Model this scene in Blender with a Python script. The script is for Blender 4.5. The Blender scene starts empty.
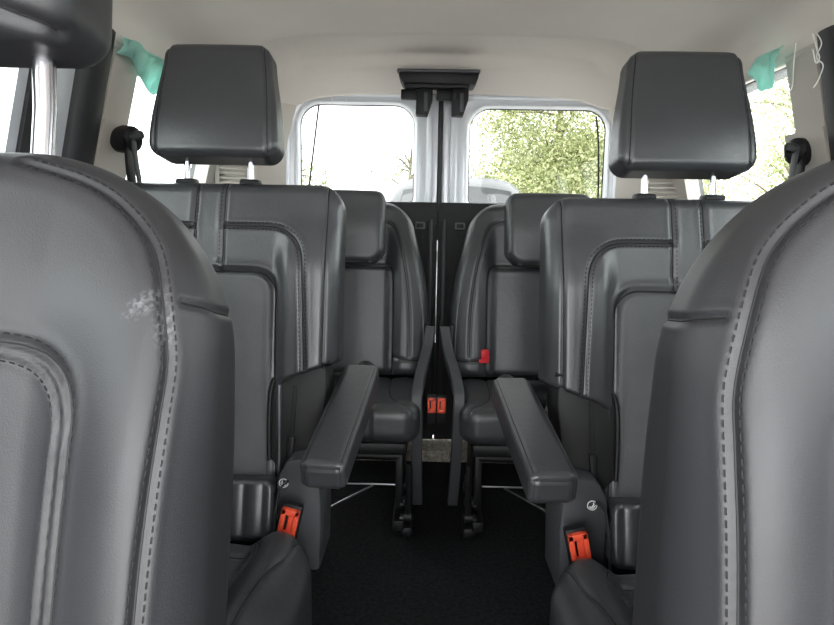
import bpy, bmesh, math, random
import numpy as np
from mathutils import Vector, Matrix, kdtree
random.seed(7); rng = np.random.default_rng(7)
scene = bpy.context.scene
COL = scene.collection
R_ = math.radians

# ------------------------------------------------------------------ materials
def new_mat(name):
    m = bpy.data.materials.new(name); m.use_nodes = True
    nt = m.node_tree; b = nt.nodes['Principled BSDF']
    return m, nt, b

def mat(name, col, rough=.5, metal=0., bump=None, var=None, spec=.5, trans=0., sheen=0., coat=0.):
    """bump=(kind, scale, strength, distance); var=(scale, amount)"""
    m, nt, b = new_mat(name)
    b.inputs['Base Color'].default_value = (*col, 1)
    b.inputs['Roughness'].default_value = rough
    b.inputs['Metallic'].default_value = metal
    b.inputs['Specular IOR Level'].default_value = spec
    b.inputs['Transmission Weight'].default_value = trans
    b.inputs['Sheen Weight'].default_value = sheen
    b.inputs['Coat Weight'].default_value = coat
    tc = nt.nodes.new('ShaderNodeTexCoord')
    if var:
        n = nt.nodes.new('ShaderNodeTexNoise'); n.inputs['Scale'].default_value = var[0]; n.inputs['Detail'].default_value = 5
        nt.links.new(tc.outputs['Object'], n.inputs['Vector'])
        r = nt.nodes.new('ShaderNodeValToRGB')
        r.color_ramp.elements[0].position = .3; r.color_ramp.elements[1].position = .7
        r.color_ramp.elements[0].color = (*[c*(1-var[1]) for c in col], 1)
        r.color_ramp.elements[1].color = (*[min(1, c*(1+var[1])) for c in col], 1)
        nt.links.new(n.outputs['Fac'], r.inputs['Fac']); nt.links.new(r.outputs['Color'], b.inputs['Base Color'])
    if bump:
        kinds = bump if isinstance(bump, list) else [bump]
        prev = None
        for kind, sc, st, dist in kinds:
            if kind == 'noise':
                n = nt.nodes.new('ShaderNodeTexNoise'); n.inputs['Detail'].default_value = 4; out = n.outputs['Fac']
            else:
                n = nt.nodes.new('ShaderNodeTexVoronoi'); n.feature = 'SMOOTH_F1'; out = n.outputs['Distance']
            n.inputs['Scale'].default_value = sc
            nt.links.new(tc.outputs['Object'], n.inputs['Vector'])
            bp = nt.nodes.new('ShaderNodeBump'); bp.inputs['Strength'].default_value = st; bp.inputs['Distance'].default_value = dist
            nt.links.new(out, bp.inputs['Height'])
            if prev: nt.links.new(prev, bp.inputs['Normal'])
            prev = bp.outputs['Normal']
        nt.links.new(prev, b.inputs['Normal'])
    return m

LEATHER = (.035, .037, .041)
M = {}
M['leather'] = mat('black_leather', LEATHER, .36, bump=[('voronoi', 520, .35, .0006), ('noise', 60, .25, .002)], var=(9, .12), spec=.8)
M['leather_front'] = mat('black_leather_front', (.022, .022, .025), .46, bump=[('voronoi', 700, .30, .0004), ('noise', 45, .06, .003)], var=(7, .14), spec=.62)
M['insert'] = mat('perforated_leather', (.088, .091, .096), .52, bump=[('voronoi', 750, .5, .0008), ('noise', 30, .25, .003)], var=(14, .1), spec=.4)
M['leather3'] = mat('dark_leather_rear', (.037, .039, .042), .40, bump=[('voronoi', 420, .35, .0008), ('noise', 40, .3, .003)], var=(8, .12), spec=.7)
M['thread'] = mat('black_thread', (.008, .008, .009), .8)
M['thread_grey'] = mat('grey_thread', (.012, .012, .013), .6)
M['piping'] = mat('grey_piping', (.16, .165, .17), .5)
M['plastic_black'] = mat('black_plastic', (.007, .007, .008), .5, spec=.3, bump=('noise', 400, .2, .0005))
M['plastic_grey'] = mat('grey_plastic', (.05, .053, .058), .5, bump=('noise', 500, .25, .0006))
M['shield'] = mat('side_shield_plastic', (.008, .008, .009), .65, bump=('noise', 300, .2, .0006))
M['red'] = mat('orange_red_plastic', (.80, .09, .04), .35)
M['red_dark'] = mat('red_tab', (.65, .01, .02), .5)
M['chrome'] = mat('chrome', (.50, .49, .52), .2, metal=1)
M['steel'] = mat('dull_steel', (.45, .45, .46), .35, metal=1)
M['brass'] = mat('brass_metal', (.28, .24, .14), .4, metal=1)
M['carpet'] = mat('black_carpet', (.010, .011, .012), .95, bump=[('noise', 260, 1.0, .008), ('noise', 25, .5, .01)], var=(110, .85), spec=.15)
M['carpet_beige'] = mat('beige_carpet', (.33, .30, .25), .95, bump=('noise', 220, .9, .006), var=(90, .45))
M['headliner'] = mat('headliner_fabric', (.69, .64, .595), .92, bump=('noise', 350, .25, .001), var=(3, .04))
M['trim_beige'] = mat('beige_trim', (.52, .48, .43), .6, bump=('noise', 300, .15, .0006))
M['silver'] = mat('silver_paint', (.72, .74, .78), .3, metal=.15, coat=.4, bump=('noise', 14, .12, .004))
M['rubber'] = mat('black_rubber', (.018, .018, .02), .55)
M['wall'] = mat('grey_side_trim', (.09, .09, .092), .7)
M['doorpanel'] = mat('black_door_panel', (.010, .011, .012), .75, bump=[('noise', 150, .5, .003)], var=(40, .3))
M['handle'] = mat('worn_grey_plastic', (.11, .115, .12), .5)
M['white'] = mat('white_print', (.75, .75, .75), .5)
M['string'] = mat('white_string', (.8, .8, .78), .8)
M['ground'] = mat('pale_gravel', (.55, .53, .5), .95, bump=('noise', 12, .5, .05), var=(3, .15))
M['bark'] = mat('bark', (.16, .12, .085), .9, bump=('noise', 30, .6, .02), var=(12, .3))
M['car_paint'] = mat('silver_car_paint', (.075, .078, .08), .25, metal=.2, coat=.1)
M['car_glass'] = mat('tinted_car_glass', (.02, .022, .025), .3, spec=.25, bump=('noise', 9, .3, .03), var=(14, .5))
M['tyre'] = mat('tyre_rubber', (.02, .02, .02), .8)
M['lamp'] = mat('headlamp_plastic', (.7, .72, .75), .1, coat=.5)

def film_mat():
    m, nt, b = new_mat('teal_plastic_film')
    b.inputs['Base Color'].default_value = (.50, .85, .76, 1); b.inputs['Roughness'].default_value = .35
    t = nt.nodes.new('ShaderNodeBsdfTranslucent'); t.inputs['Color'].default_value = (.60, .95, .88, 1)
    mx = nt.nodes.new('ShaderNodeMixShader'); mx.inputs['Fac'].default_value = .45
    nt.links.new(b.outputs[0], mx.inputs[1]); nt.links.new(t.outputs[0], mx.inputs[2])
    nt.links.new(mx.outputs[0], nt.nodes['Material Output'].inputs['Surface'])
    return m
M['film'] = film_mat()

def glass_mat():
    m = bpy.data.materials.new('window_glass'); m.use_nodes = True; nt = m.node_tree; nt.nodes.clear()
    o = nt.nodes.new('ShaderNodeOutputMaterial'); mx = nt.nodes.new('ShaderNodeMixShader')
    t = nt.nodes.new('ShaderNodeBsdfTransparent'); t.inputs['Color'].default_value = (.93, .96, .95, 1)
    g = nt.nodes.new('ShaderNodeBsdfGlossy'); g.inputs['Roughness'].default_value = .03
    mx.inputs[0].default_value = .06; nt.links.new(t.outputs[0], mx.inputs[1]); nt.links.new(g.outputs[0], mx.inputs[2])
    nt.links.new(mx.outputs[0], o.inputs['Surface'])
    return m
M['glass'] = glass_mat()
M['dimming'] = glass_mat()  # rear-door panes: grey tint added to dim the overbright outdoors
M['dimming'].name = 'dimming_glass'; M['dimming'].node_tree.nodes['Transparent BSDF'].inputs['Color'].default_value = (.70, .71, .70, 1); M['dimming'].node_tree.nodes['Mix Shader'].inputs[0].default_value = .02

def leaf_mat(name, c0, c1):
    m, nt, b = new_mat(name)
    gi = nt.nodes.new('ShaderNodeNewGeometry')
    r = nt.nodes.new('ShaderNodeValToRGB'); r.color_ramp.elements[0].color = (*c0, 1); r.color_ramp.elements[1].color = (*c1, 1)
    nt.links.new(gi.outputs['Random Per Island'], r.inputs['Fac'])
    nt.links.new(r.outputs['Color'], b.inputs['Base Color']); b.inputs['Roughness'].default_value = .55
    t = nt.nodes.new('ShaderNodeBsdfTranslucent'); nt.links.new(r.outputs['Color'], t.inputs['Color'])
    mx = nt.nodes.new('ShaderNodeMixShader'); mx.inputs['Fac'].default_value = .45
    nt.links.new(b.outputs[0], mx.inputs[1]); nt.links.new(t.outputs[0], mx.inputs[2])
    nt.links.new(mx.outputs[0], nt.nodes['Material Output'].inputs['Surface'])
    return m
M['leaf_a'] = leaf_mat('yellow_green_leaves', (.14, .18, .05), (.70, .72, .42))
M['leaf_b'] = leaf_mat('green_leaves', (.12, .17, .05), (.50, .54, .30))

# front-seat leather with the pale scuff mark on the left seat
def scuff_mat():
    m = M['leather_front'].copy(); m.name = 'scuffed_black_leather'
    nt = m.node_tree; b = nt.nodes['Principled BSDF']
    src = b.inputs['Base Color'].links[0].from_socket
    tc = nt.nodes.new('ShaderNodeTexCoord')
    mp = nt.nodes.new('ShaderNodeMapping'); mp.vector_type = 'POINT'
    nt.links.new(tc.outputs['Object'], mp.inputs['Vector'])
    def ell(cx, cz, sx, sz, rot):
        s = nt.nodes.new('ShaderNodeVectorMath'); s.operation = 'SUBTRACT'; s.inputs[1].default_value = (cx, 0, cz)
        nt.links.new(mp.outputs[0], s.inputs[0])
        rt = nt.nodes.new('ShaderNodeVectorRotate'); rt.rotation_type = 'Y_AXIS'; rt.inputs['Angle'].default_value = rot
        nt.links.new(s.outputs[0], rt.inputs['Vector'])
        q = nt.nodes.new('ShaderNodeVectorMath'); q.operation = 'MULTIPLY'; q.inputs[1].default_value = (1/sx, 0, 1/sz)
        nt.links.new(rt.outputs[0], q.inputs[0])
        l = nt.nodes.new('ShaderNodeVectorMath'); l.operation = 'LENGTH'; nt.links.new(q.outputs[0], l.inputs[0])
        r = nt.nodes.new('ShaderNodeMapRange'); r.inputs[1].default_value = .3; r.inputs[2].default_value = 1.0; r.inputs[3].default_value = 1; r.inputs[4].default_value = 0
        nt.links.new(l.outputs['Value'], r.inputs[0]); return r.outputs[0]
    e1 = ell(.224, .775, .022, .011, R_(35)); e2 = ell(.240, .757, .008, .024, R_(8))
    mx = nt.nodes.new('ShaderNodeMath'); mx.operation = 'MAXIMUM'; nt.links.new(e1, mx.inputs[0]); nt.links.new(e2, mx.inputs[1])
    n = nt.nodes.new('ShaderNodeTexNoise'); n.inputs['Scale'].default_value = 260; n.inputs['Detail'].default_value = 6
    nt.links.new(tc.outputs['Object'], n.inputs['Vector'])
    nr = nt.nodes.new('ShaderNodeMapRange'); nr.inputs[1].default_value = .42; nr.inputs[2].default_value = .66
    nt.links.new(n.outputs['Fac'], nr.inputs[0])
    mu = nt.nodes.new('ShaderNodeMath'); mu.operation = 'MULTIPLY'; nt.links.new(mx.outputs[0], mu.inputs[0]); nt.links.new(nr.outputs[0], mu.inputs[1])
    mc = nt.nodes.new('ShaderNodeMixRGB'); mc.inputs['Color2'].default_value = (.13, .13, .14, 1)
    nt.links.new(mu.outputs[0], mc.inputs['Fac']); nt.links.new(src, mc.inputs['Color1']); nt.links.new(mc.outputs[0], b.inputs['Base Color'])
    return m
M['scuffed'] = scuff_mat()

# ------------------------------------------------------------------ object helpers
def empty(name, loc=(0, 0, 0), rot=(0, 0, 0)):
    o = bpy.data.objects.new(name, None); COL.objects.link(o); o.location = loc; o.rotation_euler = rot
    o.empty_display_size = .05
    return o

def tag(o, label=None, cat=None, group=None, kind=None):
    if label: o['label'] = label
    if cat: o['category'] = cat
    if group: o['group'] = group
    if kind: o['kind'] = kind
    return o

def link_mesh(name, me, m, parent=None, smooth=True):
    o = bpy.data.objects.new(name, me); COL.objects.link(o)
    if m and not me.materials: me.materials.append(m)
    if parent: o.parent = parent
    return o

def np_mesh(name, V, F, m, parent=None, smooth=True):
    me = bpy.data.meshes.new(name)
    me.from_pydata([tuple(map(float, v)) for v in V], [], [tuple(map(int, f)) for f in F]); me.update()
    if smooth: me.polygons.foreach_set('use_smooth', [True]*len(me.polygons))
    me.materials.append(m)
    return link_mesh(name, me, None, parent)

class MB:
    """collects shapes into one mesh"""
    def __init__(s): s.V = []; s.F = []; s.n = 0
    def add(s, V, F):
        V = np.asarray(V, float); s.V.append(V); s.F += [tuple(i+s.n for i in f) for f in F]; s.n += len(V); return s
    def rbox(s, c, size, r=.004, rot=None, seg=2, taper=None):
        bm = bmesh.new(); bmesh.ops.create_cube(bm, size=1)
        for v in bm.verts:
            v.co = Vector((v.co.x*size[0], v.co.y*size[1], v.co.z*size[2]))
            if taper and v.co.z < 0: v.co.x *= taper; v.co.y *= taper
        r = min(r, .49*min(size))
        if r > 0: bmesh.ops.bevel(bm, geom=bm.edges[:], offset=r, segments=seg, profile=.5, affect='EDGES')
        mtx = Matrix.Translation(c) @ (rot.to_4x4() if rot else Matrix())
        bm.transform(mtx); bm.verts.index_update()
        s.add([v.co[:] for v in bm.verts], [[v.index for v in f.verts] for f in bm.faces]); bm.free(); return s
    def prism(s, poly, lo, hi, axis='y', bev=.002, seg=2):
        """polygon in the two other axes, extruded along axis"""
        bm = bmesh.new()
        def P(a, b, t): return {'y': (a, t, b), 'x': (t, a, b), 'z': (a, b, t)}[axis]
        v0 = [bm.verts.new(P(a, b, lo)) for a, b in poly]; v1 = [bm.verts.new(P(a, b, hi)) for a, b in poly]
        bm.faces.new(v0); bm.faces.new(v1[::-1]); n = len(poly)
        for i in range(n): bm.faces.new((v0[i], v0[i-1], v1[i-1], v1[i]))
        bmesh.ops.recalc_face_normals(bm, faces=bm.faces[:])
        if bev > 0:
            es = [e for e in bm.edges if len(e.link_faces) == 2 and e.calc_face_angle(0) > .4]
            bmesh.ops.bevel(bm, geom=es, offset=bev, segments=seg, profile=.5, affect='EDGES')
        bm.verts.index_update()
        s.add([v.co[:] for v in bm.verts], [[v.index for v in f.verts] for f in bm.faces]); bm.free(); return s
    def tube(s, pts, r, n=8, cap=True, flat=None):
        pts = [Vector(p) for p in pts]; V = []; F = []
        up = Vector((0, 0, 1)); prev = None
        for i, p in enumerate(pts):
            t = (pts[min(i+1, len(pts)-1)] - pts[max(i-1, 0)]).normalized()
            if prev is None: a = t.cross(up if abs(t.z) < .9 else Vector((1, 0, 0))).normalized()
            else: a = (prev - t*prev.dot(t)).normalized()
            prev = a; b = t.cross(a)
            rr = r[i] if isinstance(r, (list, tuple)) else r
            ra, rb = (rr, rr) if not flat else (rr, rr*flat)
            for k in range(n):
                an = 2*math.pi*k/n; V.append((p + a*math.cos(an)*ra + b*math.sin(an)*rb)[:])
        for i in range(len(pts)-1):
            for k in range(n):
                k2 = (k+1) % n; F.append((i*n+k, i*n+k2, (i+1)*n+k2, (i+1)*n+k))
        if cap: F.append(tuple(range(n))[::-1]); F.append(tuple(range((len(pts)-1)*n, len(pts)*n)))
        return s.add(V, F)
    def build(s, name, m, parent=None, smooth=True, ang=40):
        me = bpy.data.meshes.new(name)
        V = np.concatenate(s.V); me.from_pydata([tuple(map(float, v)) for v in V], [], s.F); me.update()
        bm = bmesh.new(); bm.from_mesh(me); bmesh.ops.recalc_face_normals(bm, faces=bm.faces[:])
        for f in bm.faces: f.smooth = smooth
        for e in bm.edges:
            if len(e.link_faces) == 2 and e.calc_face_angle(0) > R_(ang): e.smooth = False
        bm.to_mesh(me); bm.free()
        return link_mesh(name, me, m, parent)

def cr(pts, n=8, closed=False):
    """Catmull-Rom resample"""
    P = [np.array(p, float) for p in pts]; out = []
    m = len(P)
    for i in range(m if closed else m-1):
        g = (lambda k: P[k % m]) if closed else (lambda k: P[min(max(k, 0), m-1)])
        p0, p1, p2, p3 = g(i-1), g(i), g(i+1), g(i+2)
        for k in range(n):
            t = k/n
            out.append(.5*((2*p1)+(p2-p0)*t+(2*p0-5*p1+4*p2-p3)*t*t+(3*p1-p0-3*p2+p3)*t**3))
    if not closed: out.append(P[-1])
    return np.array(out)

def rpoly(pts, rad, n=8):
    """open polyline with rounded corners"""
    P = [np.array(p, float) for p in pts]; out = [P[0]]
    for i in range(1, len(P)-1):
        a = P[i-1]-P[i]; b = P[i+1]-P[i]; la = np.linalg.norm(a); lb = np.linalg.norm(b)
        r = rad[i-1] if isinstance(rad, (list, tuple)) else rad
        r = min(r, la*.49, lb*.49); s = P[i]+a/la*r; e = P[i]+b/lb*r
        for k in range(n+1):
            t = k/n; out.append((1-t)**2*s+2*t*(1-t)*P[i]+t*t*e)
    out.append(P[-1]); return np.array(out)

def resample(P, step):
    P = np.asarray(P, float); d = np.r_[0, np.cumsum(np.linalg.norm(np.diff(P, axis=0), axis=1))]
    n = max(2, int(d[-1]/step)+1); t = np.linspace(0, d[-1], n)
    return np.stack([np.interp(t, d, P[:, k]) for k in range(P.shape[1])], 1)

# ------------------------------------------------------------------ implicit upholstery
def nets(F, lo, hi, h):
    lo = np.array(lo, float)-h*1.5; hi = np.array(hi, float)+h*1.5
    ax = [np.arange(lo[k], hi[k]+h, h) for k in range(3)]
    n = [len(a) for a in ax]
    V = np.empty(n, np.float32)
    Y, Z = np.meshgrid(ax[1], ax[2], indexing='ij')
    for i in range(0, n[0], 16):
        X = ax[0][i:i+16]
        P = [np.broadcast_to(X[:, None, None], (len(X), n[1], n[2])), np.broadcast_to(Y, (len(X), n[1], n[2])), np.broadcast_to(Z, (len(X), n[1], n[2]))]
        V[i:i+16] = F(*P)
    S = V < 0
    m = [k-1 for k in n]
    acc = np.zeros((*m, 3), np.float32); cnt = np.zeros(m, np.float32)
    offs = [(a, b) for a in (0, 1) for b in (0, 1)]
    quads = []
    for a in range(3):
        s0 = [slice(None)]*3; s1 = [slice(None)]*3; s0[a] = slice(0, -1); s1[a] = slice(1, None)
        A = S[tuple(s0)]; B = S[tuple(s1)]; ch = A != B
        v0 = V[tuple(s0)]; v1 = V[tuple(s1)]
        with np.errstate(all='ignore'): t = np.where(ch, v0/(v0-v1), 0)
        o = [k for k in range(3) if k != a]
        idx = np.argwhere(ch)
        tt = t[ch]; sg = A[ch]
        pos = idx.astype(np.float32); pos[:, a] += tt
        for da, db in offs:
            c = idx.copy(); c[:, o[0]] -= da; c[:, o[1]] -= db
            np.add.at(acc, (c[:, 0], c[:, 1], c[:, 2]), pos); np.add.at(cnt, (c[:, 0], c[:, 1], c[:, 2]), 1)
        quads.append((a, o, idx, sg))
    used = cnt > 0; ids = -np.ones(m, np.int64); ids[used] = np.arange(used.sum())
    W = lo + acc[used]/cnt[used][:, None]*h
    Q = []
    for a, o, idx, sg in quads:
        cs = []
        for da, db in ((0, 0), (1, 0), (1, 1), (0, 1)):
            c = idx.copy(); c[:, o[0]] -= da; c[:, o[1]] -= db; cs.append(ids[c[:, 0], c[:, 1], c[:, 2]])
        q = np.stack(cs, 1); flip = sg if a != 1 else ~sg
        q[~flip] = q[~flip][:, ::-1]; Q.append(q)
    Q = np.concatenate(Q)
    e = 8e-4
    for _ in range(3):
        g, f = grad(F, W, e); W = W - g*(f/(np.maximum((g*g).sum(1), .05)))[:, None].clip(-h, h)
    g, f = grad(F, W, e); N = g/np.linalg.norm(g, axis=1)[:, None]
    return W, Q, N

def grad(F, W, e):
    f = F(W[:, 0], W[:, 1], W[:, 2]); g = np.empty_like(W)
    for k in range(3):
        a = W.copy(); a[:, k] += e; b = W.copy(); b[:, k] -= e
        g[:, k] = (F(a[:, 0], a[:, 1], a[:, 2])-F(b[:, 0], b[:, 1], b[:, 2]))/(2*e)
    return g, f

def project(F, O, D, L=.9, n=450):
    """march rays O + t D to the surface"""
    O = np.asarray(O, float); D = np.asarray(D, float); D = np.broadcast_to(D/np.linalg.norm(D, axis=-1, keepdims=True), O.shape)
    ts = np.linspace(0, L, n); hit = np.full(len(O), np.nan)
    prev = F(O[:, 0], O[:, 1], O[:, 2])
    for a, b in zip(ts[:-1], ts[1:]):
        P = O + D*b; f = F(P[:, 0], P[:, 1], P[:, 2])
        m = np.isnan(hit) & (prev > 0) & (f <= 0)
        hit[m] = a + (b-a)*prev[m]/(prev[m]-f[m]); prev = f
    ok = ~np.isnan(hit)
    return (O + D*hit[:, None]), ok

def ss(a, b, x):
    t = np.clip((x-a)/(b-a), 0, 1); return t*t*(3-2*t)

def slab(x, y, z, w, z0, z1, R, yf, yb, r, R2=None):
    """upright cushion: outline rounded rectangle in XZ, front yf, back yb, edge rounding r"""
    zc = (z0+z1)/2; hz = (z1-z0)/2
    if R2 is not None: R = np.where(z > zc, R, R2)
    qx = np.abs(x)-(w-R); qz = np.abs(z-zc)-(hz-R)
    d2 = np.sqrt(np.maximum(qx, 0)**2+np.maximum(qz, 0)**2)+np.minimum(np.maximum(qx, qz), 0)-R
    b = np.maximum(yf-y, y-yb)
    a1 = d2+r; b1 = b+r
    return np.sqrt(np.maximum(a1, 0)**2+np.maximum(b1, 0)**2)+np.minimum(np.maximum(a1, b1), 0)-r

def upholstery(F, lo, hi, h, seams):
    """seams: dicts with p (world polyline 3D origins), d (ray dir), depth, w, stitch offsets"""
    W, Q, N = nets(F, lo, hi, h)
    S = MB(); allp = []
    lines = []
    for s in seams:
        if 'dd' in s:
            P = resample(np.hstack([s['p'], s['dd']]), .0025); H, ok = project(F, P[:, :3], P[:, 3:])
        else:
            P = resample(s['p'], .0025); H, ok = project(F, P, s.get('d', (0, 1, 0)), .9)
        H = H[ok]
        if len(H) < 4: continue
        for _ in range(3): H[1:-1] = (H[:-2]+H[1:-1]*2+H[2:])/4
        g, f = grad(F, H, 8e-4); n = g/np.linalg.norm(g, axis=1)[:, None]
        lines.append((s, H, n))
    # grooves
    if lines:
        tot = sum(len(l[1]) for l in lines); disp = np.zeros(len(W))
        for s, H, n in lines:
            kd = kdtree.KDTree(len(H))
            for i, p in enumerate(H): kd.insert(p, i)
            kd.balance()
            w = s.get('w', .006); dep = s.get('depth', .004); lim = 4*w
            lo_ = H.min(0)-lim; hi_ = H.max(0)+lim
            cand = np.where(((W > lo_) & (W < hi_)).all(1))[0]
            dd = np.array([kd.find(W[i])[2] for i in cand]) if len(cand) else np.zeros(0)
            disp[cand] += -dep*np.exp(-(dd/w)**2)+dep*.16*np.exp(-((dd-2.3*w)/(w*1.1))**2)
        W2 = W + N*disp[:, None]
    else: W2 = W
    for s, H, n in lines:
        dep = s.get('depth', .004); tr = s.get('thread', .0009)
        base = H - n*(dep*.86)
        if tr > 0: S.tube(base[::2], tr, 5)
        for off in s.get('stitch', ()):
            L = resample(H, .0012); nn = np.stack([np.interp(np.linspace(0, 1, len(L)), np.linspace(0, 1, len(n)), n[:, k]) for k in range(3)], 1)
            T = np.gradient(L, axis=0); T /= np.linalg.norm(T, axis=1)[:, None]+1e-9
            B = np.cross(T, nn); w = s.get('w', .006); g = -dep*math.exp(-(off/w)**2)+dep*.16*math.exp(-((abs(off)-2.3*w)/(w*1.1))**2)
            C = L + B*off + nn*(g+.0002)
            sl = s.get('slen', 4); per = sl+3
            for i in range(0, len(C)-sl, per):
                S.tube([C[i], C[i+sl//2]+nn[i]*.0004, C[i+sl]], s.get('srad', .0006), 4)
    S.stitched = any(s_[0].get('stitch') for s_ in lines)
    return (W2, Q, S)

def put(up, xf, name, m, parent, stitch_mat, mirror=False, stitch_name='stitching'):
    W, Q, S = up
    W = xf(W); 
    if mirror: W = W*np.array([-1, 1, 1]); Q = Q[:, ::-1]
    if S.n and not S.stitched:                                       # a few plain seams: part of the cover itself
        Vt = xf(np.concatenate(S.V))
        if mirror: Vt = Vt*np.array([-1, 1, 1])
        o = np_mesh(name, np.concatenate([W, Vt]), [tuple(q) for q in Q]+[tuple(i+len(W) for i in f) for f in S.F], m, parent)
        o.data.materials.append(stitch_mat)
        o.data.polygons.foreach_set('material_index', [0]*len(Q)+[1]*len(S.F)); return o
    o = np_mesh(name, W, Q, m, parent)
    if S.n:
        V = xf(np.concatenate(S.V)); 
        if mirror: V = V*np.array([-1, 1, 1])
        T = MB(); T.add(V, S.F); T.build(stitch_name, stitch_mat, o)
    return o

def leaner(ang, oy, oz, ox=0):
    c, s = math.cos(ang), math.sin(ang)
    def f(V):
        V = np.asarray(V, float); return np.stack([V[:, 0]+ox, oy+V[:, 1]*c+V[:, 2]*s, oz-V[:, 1]*s+V[:, 2]*c], 1)
    return f

def XZ(P, y=-.3): P = np.asarray(P, float); return np.stack([P[:, 0], np.full(len(P), y), P[:, 1]], 1)
def mir(P): return np.asarray(P, float)*np.array([-1, 1])

# ------------------------------------------------------------------ FRONT SEATS
def front_back():
    w, H = .275, .66
    def F(x, y, z):
        ax = np.abs(x)
        yf = -.055 - .026*ss(.13, .225, ax)*ss(.62, .36, z) + .03*ss(.225, .29, ax) + .02*ss(.5, .68, z) - .010*ss(.0, .3, z)*(1-ss(.3, .6, z))
        yf = yf - .006*np.cos(np.clip(ax/.13, 0, 1)*math.pi/2)
        return slab(x, y, z, w-.008*ss(.35, .6, z), 0, H, .19, yf, .07, .045, .06)
    seams = []
    for sx in (1, -1):
        P = cr([(.232, .0), (.237, .15), (.242, .30), (.247, .42), (.245, .48), (.225, .554), (.190, .598), (.150, .624), (.092, .642)], 10)
        P = P*np.array([sx, 1]); seams.append(dict(p=XZ(P), depth=.0045, w=.0045, stitch=(.0060, -.0060), thread=.0009, slen=4, srad=.0008))
        # short seam across the bolster and round the side
        a = np.linspace(0, 1, 40); q = np.stack([np.full(40, .229)*sx + 0*a, -.3+0*a, .505+0*a], 1)
        ang = np.linspace(0, math.pi/2*1.25, 50)
        O = np.stack([sx*(.248+.25*np.sin(ang)), -.0-.25*np.cos(ang), .515-.004*np.sin(ang)], 1)
        D = np.stack([-sx*np.sin(ang), np.cos(ang), 0*ang], 1)
        yb_ = np.linspace(.002, .066, 16); k90 = ang < math.pi/2
        O = np.concatenate([O[k90], np.stack([np.full(16, sx*.5), yb_, np.full(16, O[k90][-1, 2])], 1)]); D = np.concatenate([D[k90], np.tile([-sx, 0, 0], (16, 1))])
        seams.append(dict(p=O, dd=D, depth=.0030, w=.0032, thread=.0010))
    P = rpoly([(.158, .0), (.168, .33), (.172, .475), (0, .482), (-.172, .475), (-.168, .33), (-.158, .0)], [.1, .095, .01, .095, .1], 14)
    seams.append(dict(p=XZ(P), depth=.0055, w=.0048, stitch=(.0075,), thread=.001, srad=.0008))
    P2 = rpoly([(.149, .0), (.159, .33), (.163, .466), (0, .473), (-.163, .466), (-.159, .33), (-.149, .0)], [.1, .09, .01, .09, .1], 14)
    seams.append(dict(p=XZ(P2), depth=.0035, w=.003, stitch=(-.006,), thread=.0007, srad=.0007))
    return F, seams

def box_cushion(w, y0, y1, z0, z1, r=.04, dome=.012, bol=.02):
    def F(x, y, z):
        ax = np.abs(x)
        top = z1 - dome + dome*np.cos(np.clip(ax/w, 0, 1)*1.2) + bol*ss(w*.62, w*.8, ax)*ss(y0, y0+.1, y)
        yc, hy = (y0+y1)/2, (y1-y0)/2; zc = z0
        R = .05
        qx = ax-(w-R); qy = np.abs(y-yc)-(hy-R)
        d2 = np.sqrt(np.maximum(qx, 0)**2+np.maximum(qy, 0)**2)+np.minimum(np.maximum(qx, qy), 0)-R
        b = np.maximum(z-top, z0-z)
        a1 = d2+r; b1 = b+r
        return np.sqrt(np.maximum(a1, 0)**2+np.maximum(b1, 0)**2)+np.minimum(np.maximum(a1, b1), 0)-r
    return F

ff, fs = front_back()
FRONT_BACK = upholstery(ff, (-.3, -.14, -.02), (.3, .09, .68), .0031, fs)
def front_head():
    def F(x, y, z):
        ax = np.abs(x); w = .136 - .012*ss(.10, .21, z)
        yf = -.055 - .008*np.cos(np.clip(ax/.16, 0, 1)*1.4) + .018*ss(.09, .2, z) + .012*ss(.05, .0, z)
        return slab(x, y, z, w, 0, .21, .05, yf, .055, .026, .035)
    P = cr([(-.138, .004), (-.09, .012), (0, .030), (.06, .024), (.10, .012), (.136, .004)], 10)
    P2 = cr([(.15, .050), (.09, .060), (0, .072)], 10)
    return F, [dict(p=XZ(P), depth=.006, w=.007, thread=.0008)]
hf, hs = front_head()
FRONT_HEAD = upholstery(hf, (-.17, -.09, -.01), (.17, .07, .22), .004, hs)
fc = box_cushion(.26, -.50, .0, .08, .27, bol=.015)
fcs = [dict(p=np.array([(sx*.17, -.47, .5), (sx*.165, -.02, .5)]), d=(0, 0, -1), depth=.004, w=.006) for sx in (1, -1)]
FRONT_CUSH = upholstery(fc, (-.28, -.52, .06), (.28, .02, .31), .008, fcs)

def front_seat(x, y, label, mirror, mt, up=0, lean=13, dz=0, roll=0, yaw=0):
    t = empty('front_seat', (x, y, 0)); tag(t, label, 'seat', 'front row seats')
    t.rotation_euler = (0, R_(roll), R_(yaw))
    xf0 = leaner(R_(lean), 0, .262+dz)
    xf = lambda V: xf0(np.maximum(V, np.array([-.264, -9, -9])))
    put(FRONT_BACK, xf, 'backrest', mt, t, M['thread_grey'], mirror)
    put(FRONT_CUSH, lambda V: V*np.array([.93, 1, 1]), 'cushion', M['leather_front'], t, M['thread'], mirror)
    hx = leaner(R_(8), .155, .998+up)
    h = put(FRONT_HEAD, hx, 'headrest', M['leather_front'], t, M['thread'], mirror)
    for sx in (-1, 1):
        MB().tube([(sx*.082, .15, .87), (sx*.082, .165, .95), (sx*.082, .17, 1.03+up)], .0105, 16).build('headrest_post', M['chrome'], h)
    b = MB(); b.rbox((0, -.2, .045), (.42, .4, .07), .01)
    b.build('seat_base', M['plastic_black'], t)
    return t
SL = front_seat(-.507, .445, 'large black leather front seat at the left edge, pale scuff on its shoulder', False, M['scuffed'])
SR = front_seat(.384, .405, 'large black leather front seat at the right edge, its headrest out of view', True, M['leather_front'], .07, 7, -.006, 2.0, -4)

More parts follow.
